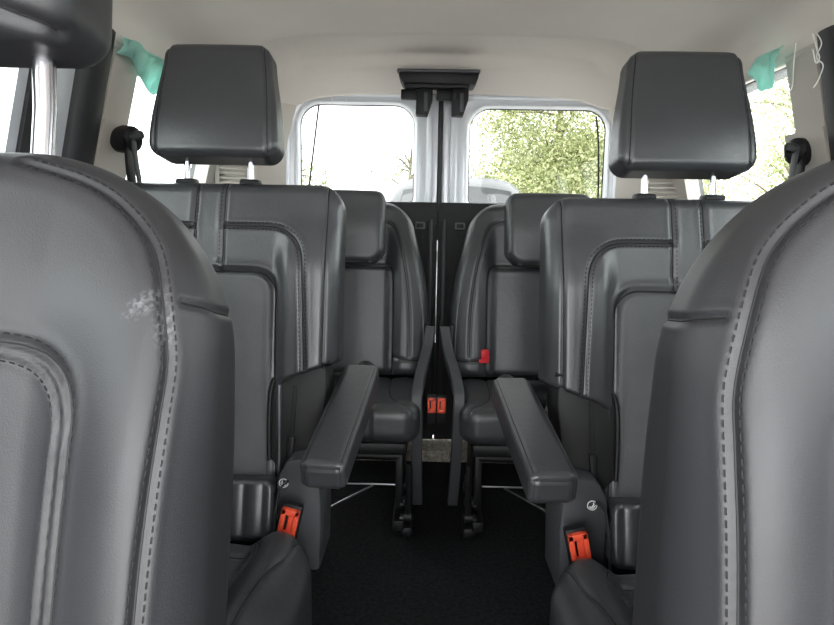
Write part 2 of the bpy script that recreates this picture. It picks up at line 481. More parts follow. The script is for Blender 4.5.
# ------------------------------------------------------------------ MIDDLE ROW
def mid_back():
    w0, H = .270, .615
    def F(x, y, z):
        ax = np.abs(x)
        w = .165 + (w0-.165)*ss(.20, .255, z)
        yf = -.052 - .020*ss(.13, .17, ax)*ss(.56, .42, z) + .020*ss(.22, .29, ax) + .010*ss(.5, .62, z)
        yf = yf - .010*ss(.16, .05, ax)*ss(.46, .40, z)
        R = .05
        a = slab(x, y, z, w, 0, H, R, yf, .055, .026, .03)
        return a
    seams = []
    for sx in (1, -1):
        m = np.array([sx, 1])
        seams.append(dict(p=XZ(np.array([(.030, .612), (.030, .43)])*m), depth=.0048, w=.0040, stitch=((-.0062,) if sx < 0 else (.0062,)), thread=.0017, srad=.0009))
        P = rpoly([(.033, .522), (.193, .522), (.205, .23)], .085, 12)*m
        seams.append(dict(p=XZ(P), depth=.0050, w=.0042, stitch=(.0068, -.0068), thread=.0017, srad=.0009))
        P = rpoly([(.243, .605), (.243, .50), (.242, .215)], .05)*m
        seams.append(dict(p=XZ(P), depth=.0036, w=.0036, thread=.0017))
    P = rpoly([(.152, .01), (.140, .22), (.138, .43), (-.138, .43), (-.140, .22), (-.152, .01)], [.08, .05, .05, .08], 10)
    seams.append(dict(p=XZ(P), depth=.0095, w=.0055, thread=.0020))
    return F, seams
mf, ms = mid_back()
MID_BACK = upholstery(mf, (-.29, -.11, -.01), (.29, .07, .63), .0036, ms)

def mid_head():
    def F(x, y, z):
        ax = np.abs(x); w = .134 - .018*ss(.02, .24, z)
        yf = -.05 + .022*ss(.04, .24, z) + .006*(ax/.14)**2
        return slab(x, y, z, w-.004*ss(.1, .24, z), 0, .242, .028, yf, .052, .020, .032)
    seams = []
    for sx in (1, -1):
        P = np.array([(.117, .008), (.112, .12), (.100, .236)])*np.array([sx, 1])
        seams.append(dict(p=XZ(cr(P)), depth=.0028, w=.0035, thread=.0013))
    return F, seams
hf, hs = mid_head()
MID_HEAD = upholstery(hf, (-.15, -.06, -.01), (.15, .06, .26), .0036, hs)

def mid_cushion():
    w = .27
    def F(x, y, z):
        ax = np.abs(x)
        top = .288 + .030*ss(.14, .20, ax) - .035*ss(.21, .28, ax) + .010*np.cos(np.clip(ax/.15, 0, 1)*math.pi/2) + .02*ss(-.25, -.45, y)
        R = .07; y0, y1 = -.60, -.125; yc, hy = (y0+y1)/2, (y1-y0)/2
        qx = ax-(w-R); qy = np.abs(y-yc)-(hy-R)
        d2 = np.sqrt(np.maximum(qx, 0)**2+np.maximum(qy, 0)**2)+np.minimum(np.maximum(qx, qy), 0)-R
        b = np.maximum(z-top, .13-z); r = .035; a1 = d2+r; b1 = b+r
        return np.sqrt(np.maximum(a1, 0)**2+np.maximum(b1, 0)**2)+np.minimum(np.maximum(a1, b1), 0)-r
    seams = []
    for sx in (1, -1):
        def L(pts): P = cr(pts, 10)*np.array([sx, 1]); return np.stack([P[:, 0], P[:, 1], np.full(len(P), .5)], 1)
        seams.append(dict(p=L([(.240, -.155), (.232, -.22), (.210, -.32), (.212, -.55)]), d=(0, 0, -1), depth=.003, w=.004, thread=.0009))
        seams.append(dict(p=L([(.165, -.155), (.172, -.20), (.150, -.30), (.155, -.55)]), d=(0, 0, -1), depth=.005, w=.005, thread=.0011, stitch=(.006,)))
    seams.append(dict(p=np.array([(-.155, -.19, .5), (.155, -.19, .5)]), d=(0, 0, -1), depth=.004, w=.005))
    return F, seams
cf, cs = mid_cushion()
MID_CUSH = upholstery(cf, (-.28, -.61, .12), (.28, -.11, .34), .005, cs)

def pleat_panel():
    def F(x, y, z):
        yf = -.02 - .006*np.abs(np.sin(x*math.pi/.036))**.6
        return slab(x, y, z, .165, 0, .115, .02, yf, .05, .012)
    return F
PLEAT = upholstery(pleat_panel(), (-.175, -.03, -.01), (.175, .06, .125), .004, [])

def armrest_up():
    # local: long axis -Y (toward the front), 0..-.37
    def F(x, y, z):
        t = np.clip(-y/.37, 0, 1)
        hw = .0385+.001*np.sin(t*3); zt = .029; zb = -.029 + .004*t
        qx = np.abs(x)-hw+.014; qz = np.maximum(z-zt, zb-z)+.014; qy = np.abs(y+.185)-.185+.014
        return np.sqrt(np.maximum(qx, 0)**2+np.maximum(qy, 0)**2+np.maximum(qz, 0)**2)+np.minimum(np.maximum(np.maximum(qx, qy), qz), 0)-.014
    s = []
    for sx in (1, -1):
        P = np.array([(sx*.031, -.008, .2), (sx*.031, -.362, .2)]); s.append(dict(p=P, d=(0, 0, -1), depth=.0018, w=.003, thread=.0008))
    a = np.array([(-.030, -.6, .019), (.030, -.6, .019)]); s.append(dict(p=a, d=(0, 1, 0), depth=.0022, w=.003, thread=.0009))
    for sx in (1, -1):
        a = np.array([(sx*.030, -.6, .019), (sx*.030, -.6, -.022)]); s.append(dict(p=a, d=(0, 1, 0), depth=.0015, w=.003, thread=.0006))
    return upholstery(F, (-.045, -.38, -.035), (.045, .01, .035), .0035, s)
ARM = armrest_up()

def buckle(parent, loc, w, h, rz=0, tilt=0, name='buckle', body=True, open_=True):
    """belt buckle: black casing with a red push button, slot in the middle"""
    t = MB(); rot = Matrix.Rotation(rz, 3, 'Z') @ Matrix.Rotation(tilt, 3, 'Y')
    c = Vector(loc)
    if body:
        t.rbox(c + rot @ Vector((0, .013, -h*.35)), (w*1.15, .020, h*1.9), .004, rot)
    cs = t.build(name, M['plastic_black'], parent)
    r = MB()
    for dx, dz, sx, sz in ((-.36, 0, .28, 1), (.36, 0, .28, 1), (0, .40, 1, .2), (0, -.38, 1, .24)):
        r.rbox(c + rot @ Vector((dx*w, 0, dz*h)), (sx*w, .014, sz*h), .0018, rot)
    r.rbox(c + rot @ Vector((.12*w, .003, 0)), (.4*w, .008, .9*h), .001, rot)
    r.build('release_button', M['red'], cs)
    return cs

def middle_seat(x, y, label, mirror, dz=0, cush_x=0):
    """local +x is the aisle side; mirrored for the right-hand seat"""
    sx = -1 if mirror else 1
    t = empty('middle_seat', (x, y, 0)); tag(t, label, 'seat', 'middle row seats')
    def mm(b):
        if mirror: b.V = [v*np.array([-1, 1, 1]) for v in b.V]
        return b
    lean = R_(10); xf = leaner(lean, .02, .318+dz)
    bk = put(MID_BACK, xf, 'backrest', M['leather'], t, M['thread'], mirror)
    # assign the perforated insert by position
    me = bk.data; me.materials.append(M['insert'])
    co = np.empty(len(me.vertices)*3); me.vertices.foreach_get('co', co); co = co.reshape(-1, 3)
    c, s = math.cos(lean), math.sin(lean); yy = co[:, 1]-.02; zz = co[:, 2]-.318; lz = yy*s+zz*c; ly = yy*c-zz*s
    ins = (np.abs(co[:, 0]) < .134+.012*np.clip(1-lz/.3, 0, 1)) & (lz < .425) & (ly < -.03)
    # rounded corner of the insert
    cx = np.abs(co[:, 0])-(.134-.045); cz = lz-(.425-.045); ins &= ~((cx > 0) & (cz > 0) & (cx*cx+cz*cz > .045**2))
    mi = [1 if ins[list(p.vertices)].all() else 0 for p in me.polygons]; me.polygons.foreach_set('material_index', mi)
    put(MID_CUSH, lambda V: V*np.array([.955, 1, 1])+np.array([cush_x, -.022, -.014]), 'cushion', M['leather'], t, M['thread'], mirror)
    put(PLEAT, leaner(R_(14), -.095, .245, .0), 'pleated_fold', M['leather'], t, M['thread'])
    h = put(MID_HEAD, leaner(R_(8), .125, .975+dz), 'headrest', M['leather'], t, M['thread'], mirror)
    for q in (-1, 1):
        MB().tube([(q*.068, .128, .88), (q*.068, .132, .93), (q*.068, .135, 1.03)], .0068, 12).build('headrest_post', M['chrome'], h)
        MB().rbox((q*.068, .130, .930+dz), (.042, .034, .016), .006).build('post_collar', M['plastic_black'], bk)
    # side shield (recliner cover) below the bolster, aisle side
    P = rpoly([(.138, .055), (.138, .212), (.20, .238), (.246, .248), (.252, .20), (.236, .05), (.17, .02)], .02, 4)
    f = leaner(lean, .02, .318)
    def shp(poly, y0, y1, bev=.006):
        b = MB(); b.prism([tuple(p) for p in poly], y0, y1, 'y', bev); b.V = [f(v) for v in b.V]; return mm(b)
    sh = shp(P, -.058, .05, .008).build('side_shield', M['shield'], t)
    # welt round the shield's upper edge
    e = cr([(.140, .05), (.137, .13), (.140, .195), (.158, .220), (.21, .240), (.256, .248)], 6)
    b = MB(); b.tube(f(XZ(e, -.058)), .0045, 8); mm(b).build('shield_rim', M['plastic_black'], sh)
    P = [(.178, .09), (.184, .200), (.192, .200), (.188, .09)]
    b = shp(P, -.0605, -.050, .001); b.build('belt_slot', M['thread'], sh)
    P = [(.172, .03), (.176, .10), (.192, .10), (.184, .03)]
    shp(P, -.066, -.050, .003).build('recliner_lever', M['plastic_black'], sh)
    # lower bracket with child-seat badge
    P = rpoly([(.165, .17), (.165, .355), (.185, .395), (.246, .405), (.252, .30), (.248, .17)], .012, 4)
    b = MB(); b.prism([tuple(p) for p in P], -.075, .06, 'y', .008); br = mm(b).build('lower_bracket', M['plastic_grey'], t)
    # badge
    bc = (.180 if not mirror else .196, -.0785, .352)
    ring = [(bc[0]+.0085*math.cos(a), bc[1], bc[2]+.0085*math.sin(a)) for a in np.linspace(0, 2*math.pi, 25)]
    b = MB(); b.tube(ring, .0010, 5)
    b.tube([(bc[0]-.003, bc[1], bc[2]+.0045), (bc[0]-.002, bc[1], bc[2]+.0035)], .0018, 6)
    b.tube([(bc[0]-.003, bc[1], bc[2]+.002), (bc[0], bc[1], bc[2]-.003), (bc[0]+.005, bc[1], bc[2]-.003)], .0013, 5)
    b.tube([(bc[0]-.006, bc[1], bc[2]+.001), (bc[0]-.002, bc[1], bc[2]-.0055), (bc[0]+.004, bc[1], bc[2]-.0055)], .0009, 5)
    mm(b).build('child_seat_badge', M['white'], br)
    # dark recess housing and latch
    b = MB(); b.rbox((.140, -.068, .312), (.052, .05, .058), .006); hs_ = mm(b).build('latch_housing', M['plastic_black'], t)
    b = MB(); b.rbox((.142, -.0955, .300), (.046, .006, .012), .002); mm(b).build('latch_bar', M['brass'] if not mirror else M['plastic_grey'], hs_)
    b = MB(); b.tube([(.163, -.10, .235), (.168, -.096, .30), (.175, -.088, .345), (.19, -.085, .36)], .007, 8, flat=.35); mm(b).build('belt_webbing', M['plastic_grey'], t)
    # buckle
    bl = buckle(t, ((.200 if not mirror else .228)*sx, -.128, .296), .034, .058, rz=0, tilt=R_(12)*sx, name='buckle')
    # base
    b = MB(); b.rbox((0, -.22, .085), (.40, .46, .10), .01).rbox((0, -.22, .02), (.34, .5, .04), .006); b.build('seat_base', M['plastic_black'], t)
    b = MB(); b.rbox((0, -.02, .20), (.36, .10, .16), .01); b.build('rear_frame', M['plastic_black'], t)
    return t
ML = middle_seat(-.497, 1.19, 'black leather middle row seat on the left side of the aisle', False)
MR = middle_seat(.452, 1.125, 'black leather middle row seat on the right side of the aisle', True, -.02, .034)
def armrest(parent, a, b):
    """a = rear end centre, b = front end centre (parent-local)"""
    a = Vector(a); b = Vector(b); d = (a-b).normalized()
    X = d.cross(Vector((0, 0, 1))).normalized(); Z = X.cross(d)
    Mx = np.array([X, d, Z]).T
    f = lambda V: V @ Mx.T + np.array(a)
    o = put(ARM, f, 'armrest', M['leather'], parent, M['thread'])
    e = MB(); e.tube([a - d*.03 - Z*.01, a + d*.03 - Z*.012, a+d*.05-Z*.01], .022, 14); e.build('armrest_pivot', M['plastic_black'], o)
    return o
armrest(ML, (.311, .11, .522), (.284, -.245, .436))
armrest(MR, (-.325, .115, .514), (-.305, -.24, .452))
for s_, t in ((1, ML), (-1, MR)):
    o = MB().tube([(s_*.255, .10, .50), (s_*.29, .10, .505)], .028, 16).build('armrest_mount', M['plastic_black'], t)

# ------------------------------------------------------------------ REAR ROW
def rear_back():
    def F(x, y, z):
        ax = np.abs(x)
        w = .272 - .07*ss(.20, .62, z)
        yf = -.04 - .036*ss(.13, .19, ax)*ss(.55, .35, z) + .022*ss(.21, .30, ax+.07*ss(.2, .62, z)) - .008*ss(.15, .04, ax)
        return slab(x, y, z, w, 0, .555, .085, yf, .05, .028, .03)
    s = []
    P = rpoly([(.172, .0), (.165, .20), (.140, .42), (.09, .52)], .06); 
    Q = rpoly([(.158, .0), (.156, .30), (.150, .345), (-.150, .345), (-.156, .30), (-.158, .0)], .04)
    s.append(dict(p=XZ(Q), depth=.007, w=.006, thread=.0014))
    for sx in (1, -1):
        m = np.array([sx, 1])
        s.append(dict(p=XZ(np.array([(.157, .062), (.19, .050), (.235, .047), (.262, .052)])*m), depth=.004, w=.005, thread=.0020))
        s.append(dict(p=XZ(cr([(.215, .06), (.212, .2), (.19, .36), (.155, .47), (.10, .50)])*m), depth=.003, w=.005, thread=.0018, stitch=(.007,), srad=.001))
    return F, s
rf, rs = rear_back()
REAR_BACK = upholstery(rf, (-.29, -.1, -.01), (.29, .07, .57), .0048, rs)
def rear_head():
    def F(x, y, z):
        ax = np.abs(x); w = .132 - .008*ss(.05, 0, z)
        yf = -.045 - .012*np.cos(np.clip(ax/.13, 0, 1)*1.4) + .012*ss(.1, .22, z)
        return slab(x, y, z, w, 0, .228, .03, yf, .05, .024, .045)
    return F
REAR_HEAD = upholstery(rear_head(), (-.14, -.08, -.01), (.14, .06, .24), .0045, [])
rc = box_cushion(.255, -.34, .0, .265, .378, r=.035, dome=.014, bol=.006)
rcs = [dict(p=np.stack([cr([(sx*.16, -.02), (sx*.165, -.2), (sx*.19, -.29), (sx*.25, -.33)])[:, 0], cr([(sx*.16, -.02), (sx*.165, -.2), (sx*.19, -.29), (sx*.25, -.33)])[:, 1], np.full(25, .6)], 1), d=(0, 0, -1), depth=.004, w=.006, thread=.0013) for sx in (1, -1)]
rcs += [dict(p=np.array([(sx*.12, -.6, .27), (sx*.12, -.6, .37)]), d=(0, 1, 0), depth=.003, w=.005, thread=.0012) for sx in (1, -1)]
REAR_CUSH = upholstery(rc, (-.28, -.36, .25), (.28, .02, .42), .006, rcs)

def rear_seat(x, label, mirror, head_x=0, arm_x=0):
    sx = -1 if mirror else 1
    t = empty('rear_seat', (x, 1.87, 0)); tag(t, label, 'seat', 'rear row seats')
    def mm(b):
        if mirror: b.V = [v*np.array([-1, 1, 1]) for v in b.V]
        return b
    lean = R_(11); f = leaner(lean, .045, .375)
    bk = put(REAR_BACK, f, 'backrest', M['leather3'], t, M['thread'], mirror)
    # piping along the rim of the backrest
    pts = rpoly([(.262, .02), (.262, .20), (.195, .552), (.0, .552), (-.195, .552), (-.262, .20), (-.262, .02)], [.08, .075, .01, .075, .08], 10)
    H, ok = project(rf, XZ(pts*np.array([.985, .985])), (0, 1, 0)); b = MB(); b.tube(f(H[ok]), .0022, 6); b.build('piping', M['piping'], bk)
    h = put(REAR_HEAD, leaner(R_(9), .045, .728, head_x), 'headrest', M['leather3'], t, M['thread'], mirror)
    pp = rpoly([(0, .226), (.128, .226), (.128, .003), (0, .003)], .035, 6)
    pp = np.concatenate([pp, mir(pp)[::-1]])
    H, ok = project(rear_head(), XZ(pp*np.array([.985, .985])+np.array([0, .0015])), (0, 1, 0)); b = MB(); b.tube(leaner(R_(9), .045, .728, head_x*sx)(H[ok]), .0018, 6); b.build('piping', M['piping'], h)
    for q in (-1, 1): hq = q*.05+head_x*sx; MB().tube([(hq, .085, .74), (hq, .128, .80), (hq, .14, .92)], .007, 10).build('headrest_post', M['chrome'], h)
    put(REAR_CUSH, lambda V: V + np.array([0, .03, 0]), 'cushion', M['leather3'], t, M['thread'], mirror)
    # curved plastic side arm, aisle side (also the front leg)
    prof = cr([(-.135, .03), (-.20, .15), (-.235, .30), (-.235, .385), (-.16, .415), (-.07, .44), (-.02, .48), (.01, .54)], 6)
    xs = np.interp(np.linspace(0, 1, len(prof)), [0, .42, .62, 1], [.250, .244, .254, .282])
    wd = np.interp(np.linspace(0, 1, len(prof)), [0, .4, .55, .75, 1], [.012, .012, .019, .016, .006])
    V = []; Fc = []
    for i, (p, x_, w_) in enumerate(zip(prof, xs, wd)):
        tt = prof[min(i+1, len(prof)-1)]-prof[max(i-1, 0)]; tt /= np.linalg.norm(tt); nn = np.array([-tt[1], tt[0]])
        for a, c in ((-.015, -w_), (.015, -w_), (.015, w_), (-.015, w_)):
            V.append((x_+a+arm_x, p[0]+nn[0]*c, p[1]+nn[1]*c))
    for i in range(len(prof)-1):
        for k in range(4): Fc.append((i*4+k, i*4+(k+1) % 4, (i+1)*4+(k+1) % 4, (i+1)*4+k))
    Fc += [(3, 2, 1, 0), tuple((len(prof)-1)*4+k for k in range(4))]
    b = MB(); b.add(V, Fc); arm = mm(b).build('side_arm', M['plastic_grey'], t, ang=30)
    md = arm.modifiers.new('b', 'BEVEL'); md.width = .003; md.segments = 2
    b = MB(); b.rbox((.268, .035, .48), (.02, .05, .13), .006); mm(b).build('hinge_cover', M['plastic_black'], t)
    b = MB(); b.tube([(.215, -.235, .365), (.25, -.235, .365)], .008, 10).tube([(.212, -.235, .365), (.216, -.235, .365)], .012, 10); mm(b).build('pivot_bolt', M['plastic_black'], t)
    # under-seat structure
    b = MB(); b.rbox((0, -.14, .245), (.44, .28, .035), .008).rbox((.2, -.12, .15), (.02, .30, .16), .004).rbox((-.2, -.12, .15), (.02, .30, .16), .004)
    b.rbox((.2, -.14, .04), (.03, .34, .03), .004).rbox((-.2, -.14, .04), (.03, .34, .03), .004)
    b.tube([(-.2, -.26, .22), (.2, -.26, .22)], .012, 10)
    b.build('under_frame', M['plastic_black'], t)
    b = MB()
    for yy, zz in ((-.27, .05), (-.25, .085), (-.22, .03), (-.2, .11)):
        b.tube([(.205, yy, zz), (.235, yy, zz)], .014, 10)
    b.rbox((.222, -.24, .016), (.035, .12, .03), .008); b.tube([(.225, -.27, .20), (.228, -.285, .12), (.225, -.27, .05)], .009, 8)
    mm(b).build('floor_latch', M['plastic_black'], t)
    for zz, yy in ((.06, -.30), (.095, -.292), (.035, -.29)):
        mm(MB().tube([(.205, yy, zz), (.214, yy-.003, zz)], .0035, 8)).build('latch_rivet', M['steel'], t)
    # wire release rod
    b = MB(); b.tube(cr([(-.20, -.29, .152), (.05, -.29, .150), (.19, -.29, .150)], 6), .0024, 6)
    b.tube(cr([(.13, -.29, .146), (.05, -.285, .10), (-.01, -.28, .066), (-.05, -.28, .058), (-.2, -.26, .055)], 6), .0026, 6)
    mm(b).build('release_rod', M['steel'], t)
    # buckle in the middle gap
    buckle(t, ((.287 if not mirror else .302)*sx, -.155, .335), .025, .044, name='buckle')
    return t
RL = rear_seat(-.315, 'dark leather rear seat left of the door gap, behind the left middle seat', False)
RR = rear_seat(.302, 'dark leather rear seat right of the door gap with a small red tab', True, -.024, .012)
MB().rbox((-.170, -.044, .462), (.024, .012, .036), .004, Matrix.Rotation(R_(-4), 3, 'Y')).rbox((-.173, -.048, .445), (.03, .006, .012), .002).build('red_tab', M['red_dark'], RR)

# ------------------------------------------------------------------ VAN SHELL
def xw(z): return .775 - .245*max(0, z-.9) - .06*max(0, .5-z)
def wallbox(b, s, y0, y1, z0, z1, th=.03, inset=0, x0=None, x1=None, nz=6):
    V = []; F = []
    zs = np.linspace(z0, z1, nz)
    for z in zs:
        for y, xx in ((y0, x0), (y1, x1)):
            x = (xw(z) if xx is None else xx + (xw(z)-.775)) - inset
            V += [(s*x, y, z), (s*(x+th), y, z)]
    for i in range(nz-1):
        a = i*4; c = a+4
        F += [(a, a+2, c+2, c), (a+1, c+1, c+3, a+3), (a, c, c+1, a+1), (a+2, a+3, c+3, c+2)]
    F += [(0, 1, 3, 2), ((nz-1)*4, (nz-1)*4+2, (nz-1)*4+3, (nz-1)*4+1)]
    b.add(V, F)
for side, s in (('left', -1), ('right', 1)):
    b = MB(); wallbox(b, s, -.35, 2.27, -.02, .915, .05)
    for y0, y1 in ((-.35, -.30), (.42, .66)): wallbox(b, s, y0, y1, .91, 1.25, .05)
    wallbox(b, s, -.35, 2.27, 1.205, 1.30, .05, -.03)
    wallbox(b, s, 1.945, 2.27, .91, 1.25, .05)
    tag(b.build('wall_'+side, M['wall']), kind='structure')
    # quarter-window trim, pillar trims
    b = MB(); q = 0 if s < 0 else -.045; wallbox(b, s, 1.305+q, 1.412+q*1.2, .60, 1.212, .04, .004, ); wallbox(b, s, 1.30+q, 1.43+q, .60, 1.055, .03, .012)
    tag(b.build('trim_1' if s < 0 else 'trim_4', M['trim_beige'], smooth=False), kind='structure')
    b = MB()                                                        # black door seal
    for k in range(1):
        P = [(s*(xw(z)-.004), 1.252+(0 if s < 0 else -.045)+.03*(1.25-z), z) for z in np.linspace(.55, 1.222, 12)]
        V = []; F = []
        for i, p in enumerate(P):
            for a in np.linspace(0, math.pi, 9): V.append((p[0]-s*.022*math.sin(a)+s*.01, p[1]-.047*math.cos(a), p[2]))
            V.append((p[0]+s*.03, p[1]+.047, p[2])); V.append((p[0]+s*.03, p[1]-.047, p[2]))
        n = 11
        for i in range(len(P)-1):
            for k2 in range(n): F.append((i*n+k2, i*n+(k2+1) % n, (i+1)*n+(k2+1) % n, (i+1)*n+k2))
        b.add(V, F)
    tag(b.build('trim_2' if s < 0 else 'trim_5', M['rubber']), kind='structure')
    # sliding door: silver frame, black glass edge, pane
    b = MB(); wallbox(b, s, 1.125, 1.22, .80, 1.25, .05, -.012); wallbox(b, s, .66, 1.22, .80, .918, .05, -.010); wallbox(b, s, .66, 1.22, 1.17, 1.25, .05, -.010)
    d = b.build('door_3' if s < 0 else 'door_4', M['silver'], smooth=False); tag(d, kind='structure')
    b = MB(); wallbox(b, s, 1.098, 1.128, .9, 1.21, .03, -.016); b.build('glass_seal', M['rubber'], d, smooth=False)
    b = MB(); wallbox(b, s, 1.072, 1.100, .9, 1.21, .02, -.024); b.build('glass_edge', M['silver'], d, smooth=False)
    b = MB(); wallbox(b, s, .66, 1.12, .9, 1.21, .004, -.03); b.build('window_pane', M['glass'], d, smooth=False)
    # rear quarter window
    b = MB(); wallbox(b, s, 1.34, 1.95, .9, 1.21, .004, -.03)
    w = b.build('window_1' if s < 0 else 'window_2', M['glass'], smooth=False); tag(w, kind='structure')
    b = MB(); wallbox(b, s, -.30, .42, .9, 1.21, .004, -.03)
    w = b.build('window_3' if s < 0 else 'window_4', M['glass'], smooth=False); tag(w, kind='structure')
    # rear pillar trim: from the quarter window round to the rear door frame
    V = []; F = []; ys = np.linspace(0, 1, 14); zs = np.linspace(.45, 1.27, 16)
    xe = .578 if s < 0 else .634
    for z in zs:
        for q in ys:
            y = 1.93+.315*q; base = xw(z)-.012; x = base + (xe-.012-.28*max(0, z-1.12)-base)*(q**1.6)
            V.append((s*x, y, z))
        V.append((s*(xw(z)+.02), 2.26, z)); V.append((s*(xw(z)+.03), 1.93, z))
    n = 16
    for i in range(len(zs)-1):
        for k in range(n): F.append((i*n+k, i*n+(k+1) % n, (i+1)*n+(k+1) % n, (i+1)*n+k))
    b = MB(); b.add(V, F); tag(b.build('trim_3' if s < 0 else 'trim_6', M['trim_beige']), kind='structure')

# headliner
def ceil_pt(u, y):
    a = np.interp(y, [-.4, 1.4, 1.9, 2.25], [.706, .706, .694, .606])
    zb = 1.200
    top = np.interp(y, [-.4, 1.0, 1.5, 1.80, 1.90, 2.08, 2.14, 2.25], [1.365, 1.372, 1.374, 1.378, 1.392, 1.392, 1.372, 1.322])
    b_ = top-zb; th = u*math.pi/2
    n = 2/3.4
    x = a*math.copysign(abs(math.sin(th))**n, u); z = zb+b_*abs(math.cos(th))**n
    if y > 1.5: x += .026*ss(1.5, 2.25, y)
    # shallow recess bounded by side ridges
    rx = ss(.56, .47, abs(x)); ry = ss(1.74, 1.82, y)*ss(2.13, 2.09, y)
    z += .026*rx*ry - .008*math.exp(-((abs(x)-.55)/.05)**2)
    return (x, y, z)
us = np.linspace(-1, 1, 121); us = np.sign(us)*(1-(1-np.abs(us))**1.0)
ysn = np.concatenate([np.linspace(-.4, 1.7, 40), np.linspace(1.72, 2.25, 48)])
V = [ceil_pt(float(u), float(y)) for y in ysn for u in us]; nu = len(us)
Fq = [(j*nu+i, j*nu+i+1, (j+1)*nu+i+1, (j+1)*nu+i) for j in range(len(ysn)-1) for i in range(nu-1)]
ce = np_mesh('ceiling', V, Fq, M['headliner']); tag(ce, kind='structure')
md = ce.modifiers.new('t', 'SOLIDIFY'); md.thickness = .02; md.offset = 0
# outer roof skin
b = MB(); b.rbox((0, .90, 1.43), (1.5, 2.85, .03), .01); tag(b.build('trim_7', M['silver']), kind='structure')
# floor
b = MB(); b.rbox((0, .95, -.02), (1.6, 2.7, .04), .002); tag(b.build('floor', M['carpet']), kind='structure')
b = MB(); b.rbox((0, 2.205, .02), (1.3, .15, .045), .006); tag(b.build('trim_8', M['carpet_beige']), kind='structure')

# rear doors
def rrect(x0, x1, z0, z1, r, n=8, m=6):
    """closed loop, r = radii (tl, tr, br, bl)"""
    P = []
    cs = [((x0, z1), r[0], 180, 90), ((x1, z1), r[1], 90, 0), ((x1, z0), r[2], 0, -90), ((x0, z0), r[3], -90, -180)]
    for (cx, cz), rr, a0, a1 in cs:
        sx = 1 if cx == x0 else -1; sz = 1 if cz == z0 else -1
        for a in np.linspace(R_(a0), R_(a1), n): P.append((cx+sx*rr+rr*math.cos(a), cz+sz*rr+rr*math.sin(a)))
    out = []
    for i in range(4*n):
        p = P[i]; q = P[(i+1) % (4*n)]; out.append(p)
        if i % n == n-1:
            for k in range(1, m): t = k/m; out.append((p[0]*(1-t)+q[0]*t, p[1]*(1-t)+q[1]*t))
    return np.array(out)
def rear_door(name, x0, x1, gx0, gx1, gtop, top, mirror):
    ro = .14; ri = .02
    rad = (ro, ri, .01, .01) if not mirror else (ri, ro, .01, .01)
    A = rrect(x0, x1, .90, top, rad); G = rrect(gx0, gx1, .925, gtop, (.075, .075, .03, .03))
    V = []; F = []
    lv = [(0, 2.30), (0, 2.252), (.06, 2.246), (.34, 2.247), (.44, 2.252), (.52, 2.266), (.62, 2.268), (.80, 2.270), (.90, 2.276), (1, 2.292), (1, 2.31)]
    for t, y in lv:
        L = A*(1-t)+G*t
        V += [(p[0], y, p[1]) for p in L]
    n = len(A)
    for i in range(len(lv)-1):
        for k in range(n): F.append((i*n+k, i*n+(k+1) % n, (i+1)*n+(k+1) % n, (i+1)*n+k))
    b = MB(); b.add(V, F); d = b.build(name, M['silver'], ang=50); tag(d, kind='structure')
    # rubber line round the glass and round the frame
    b = MB(); L = list(G)+[G[0]]; b.tube([(p[0], 2.300, p[1]) for p in L], .0035, 6, cap=False)
    b.build('glass_seal', M['rubber'], d)
    b = MB(); L = list(A)+[A[0]]; b.tube([(p[0]*1.0, 2.246, p[1]) for p in L], .0035, 6, cap=False); b.build('door_seal', M['rubber'], d)
    b = MB(); b.prism([tuple(p) for p in rrect(gx0-.02, gx1+.02, .91, gtop+.02, (.075,)*4)], 2.312, 2.316, 'y', 0); b.build('window_pane', M['dimming'], d, smooth=False)
    # thin black line inside the glass
    if not mirror: P = [(gx0+.020, 2.305, .92), (gx0+.045, 2.305, 1.12), (gx0+.066, 2.305, gtop)]
    else: P = [(gx1-.010, 2.305, .92), (gx1-.020, 2.305, 1.14), (gx1-.035, 2.305, gtop-.02)]
    b = MB(); b.tube(cr(P), .0035, 6); b.build('edge_strip', M['rubber'], d)
    # small press marks / clips in the frame
    b = MB(); xs_ = (gx0+.12, gx0+.17) if not mirror else (gx0+.1, gx0+.28)
    for q in xs_: b.rbox((q, 2.268, gtop+.012), (.004, .004, .010), .001)
    b.rbox(((gx0+.08) if not mirror else (gx1-.06), 2.249, gtop+.035), (.010, .004, .006), .0015)
    b.build('clip', M['white'], d)
    # lower trim panel
    xa, xb = x0, x1
    b = MB(); b.prism([(xa, .05), (xb, .05), (xb, .936), (xa, .936)], 2.226, 2.27, 'y', .006)
    p = b.build('lower_panel', M['doorpanel'], d)
    hx = x1-.062 if not mirror else x0+.078
    b = MB(); b.rbox((hx, 2.222, .853), (.036, .012, .026), .004); b.build('pull_handle', M['handle'], p)
    b = MB(); b.rbox((hx, 2.215, .853), (.024, .004, .014), .001); b.build('handle_recess', M['plastic_black'], p)
    b = MB(); b.rbox((x1-.022 if not mirror else x0+.022, 2.223, .5), (.018, .012, .75), .004); b.build('panel_edge', M['rubber'], p)
    return d
DL = rear_door('door_1', -.592, -.0150, -.522, -.104, 1.283, 1.330, False)
DR = rear_door('door_2', -.0115, .645, .096, .590, 1.276, 1.328, True)
# black centre seal over the upper part of the door gap
b = MB(); b.rbox((-.0105, 2.245, 1.115), (.017, .03, .42), .004); b.build('centre_seal', M['rubber'], DR)
b = MB(); b.rbox((-.0132, 2.262, .87), (.016, .03, .14), .003).rbox((-.0132, 2.262, .24), (.016, .03, .36), .003); b.build('lower_seal', M['rubber'], DR)
for p, x in ((DL, -.043), (DR, .028)):
    MB().rbox((x, 2.238, 1.12), (.010, .016, .37), .004).build('frame_rib', M['silver'], p)

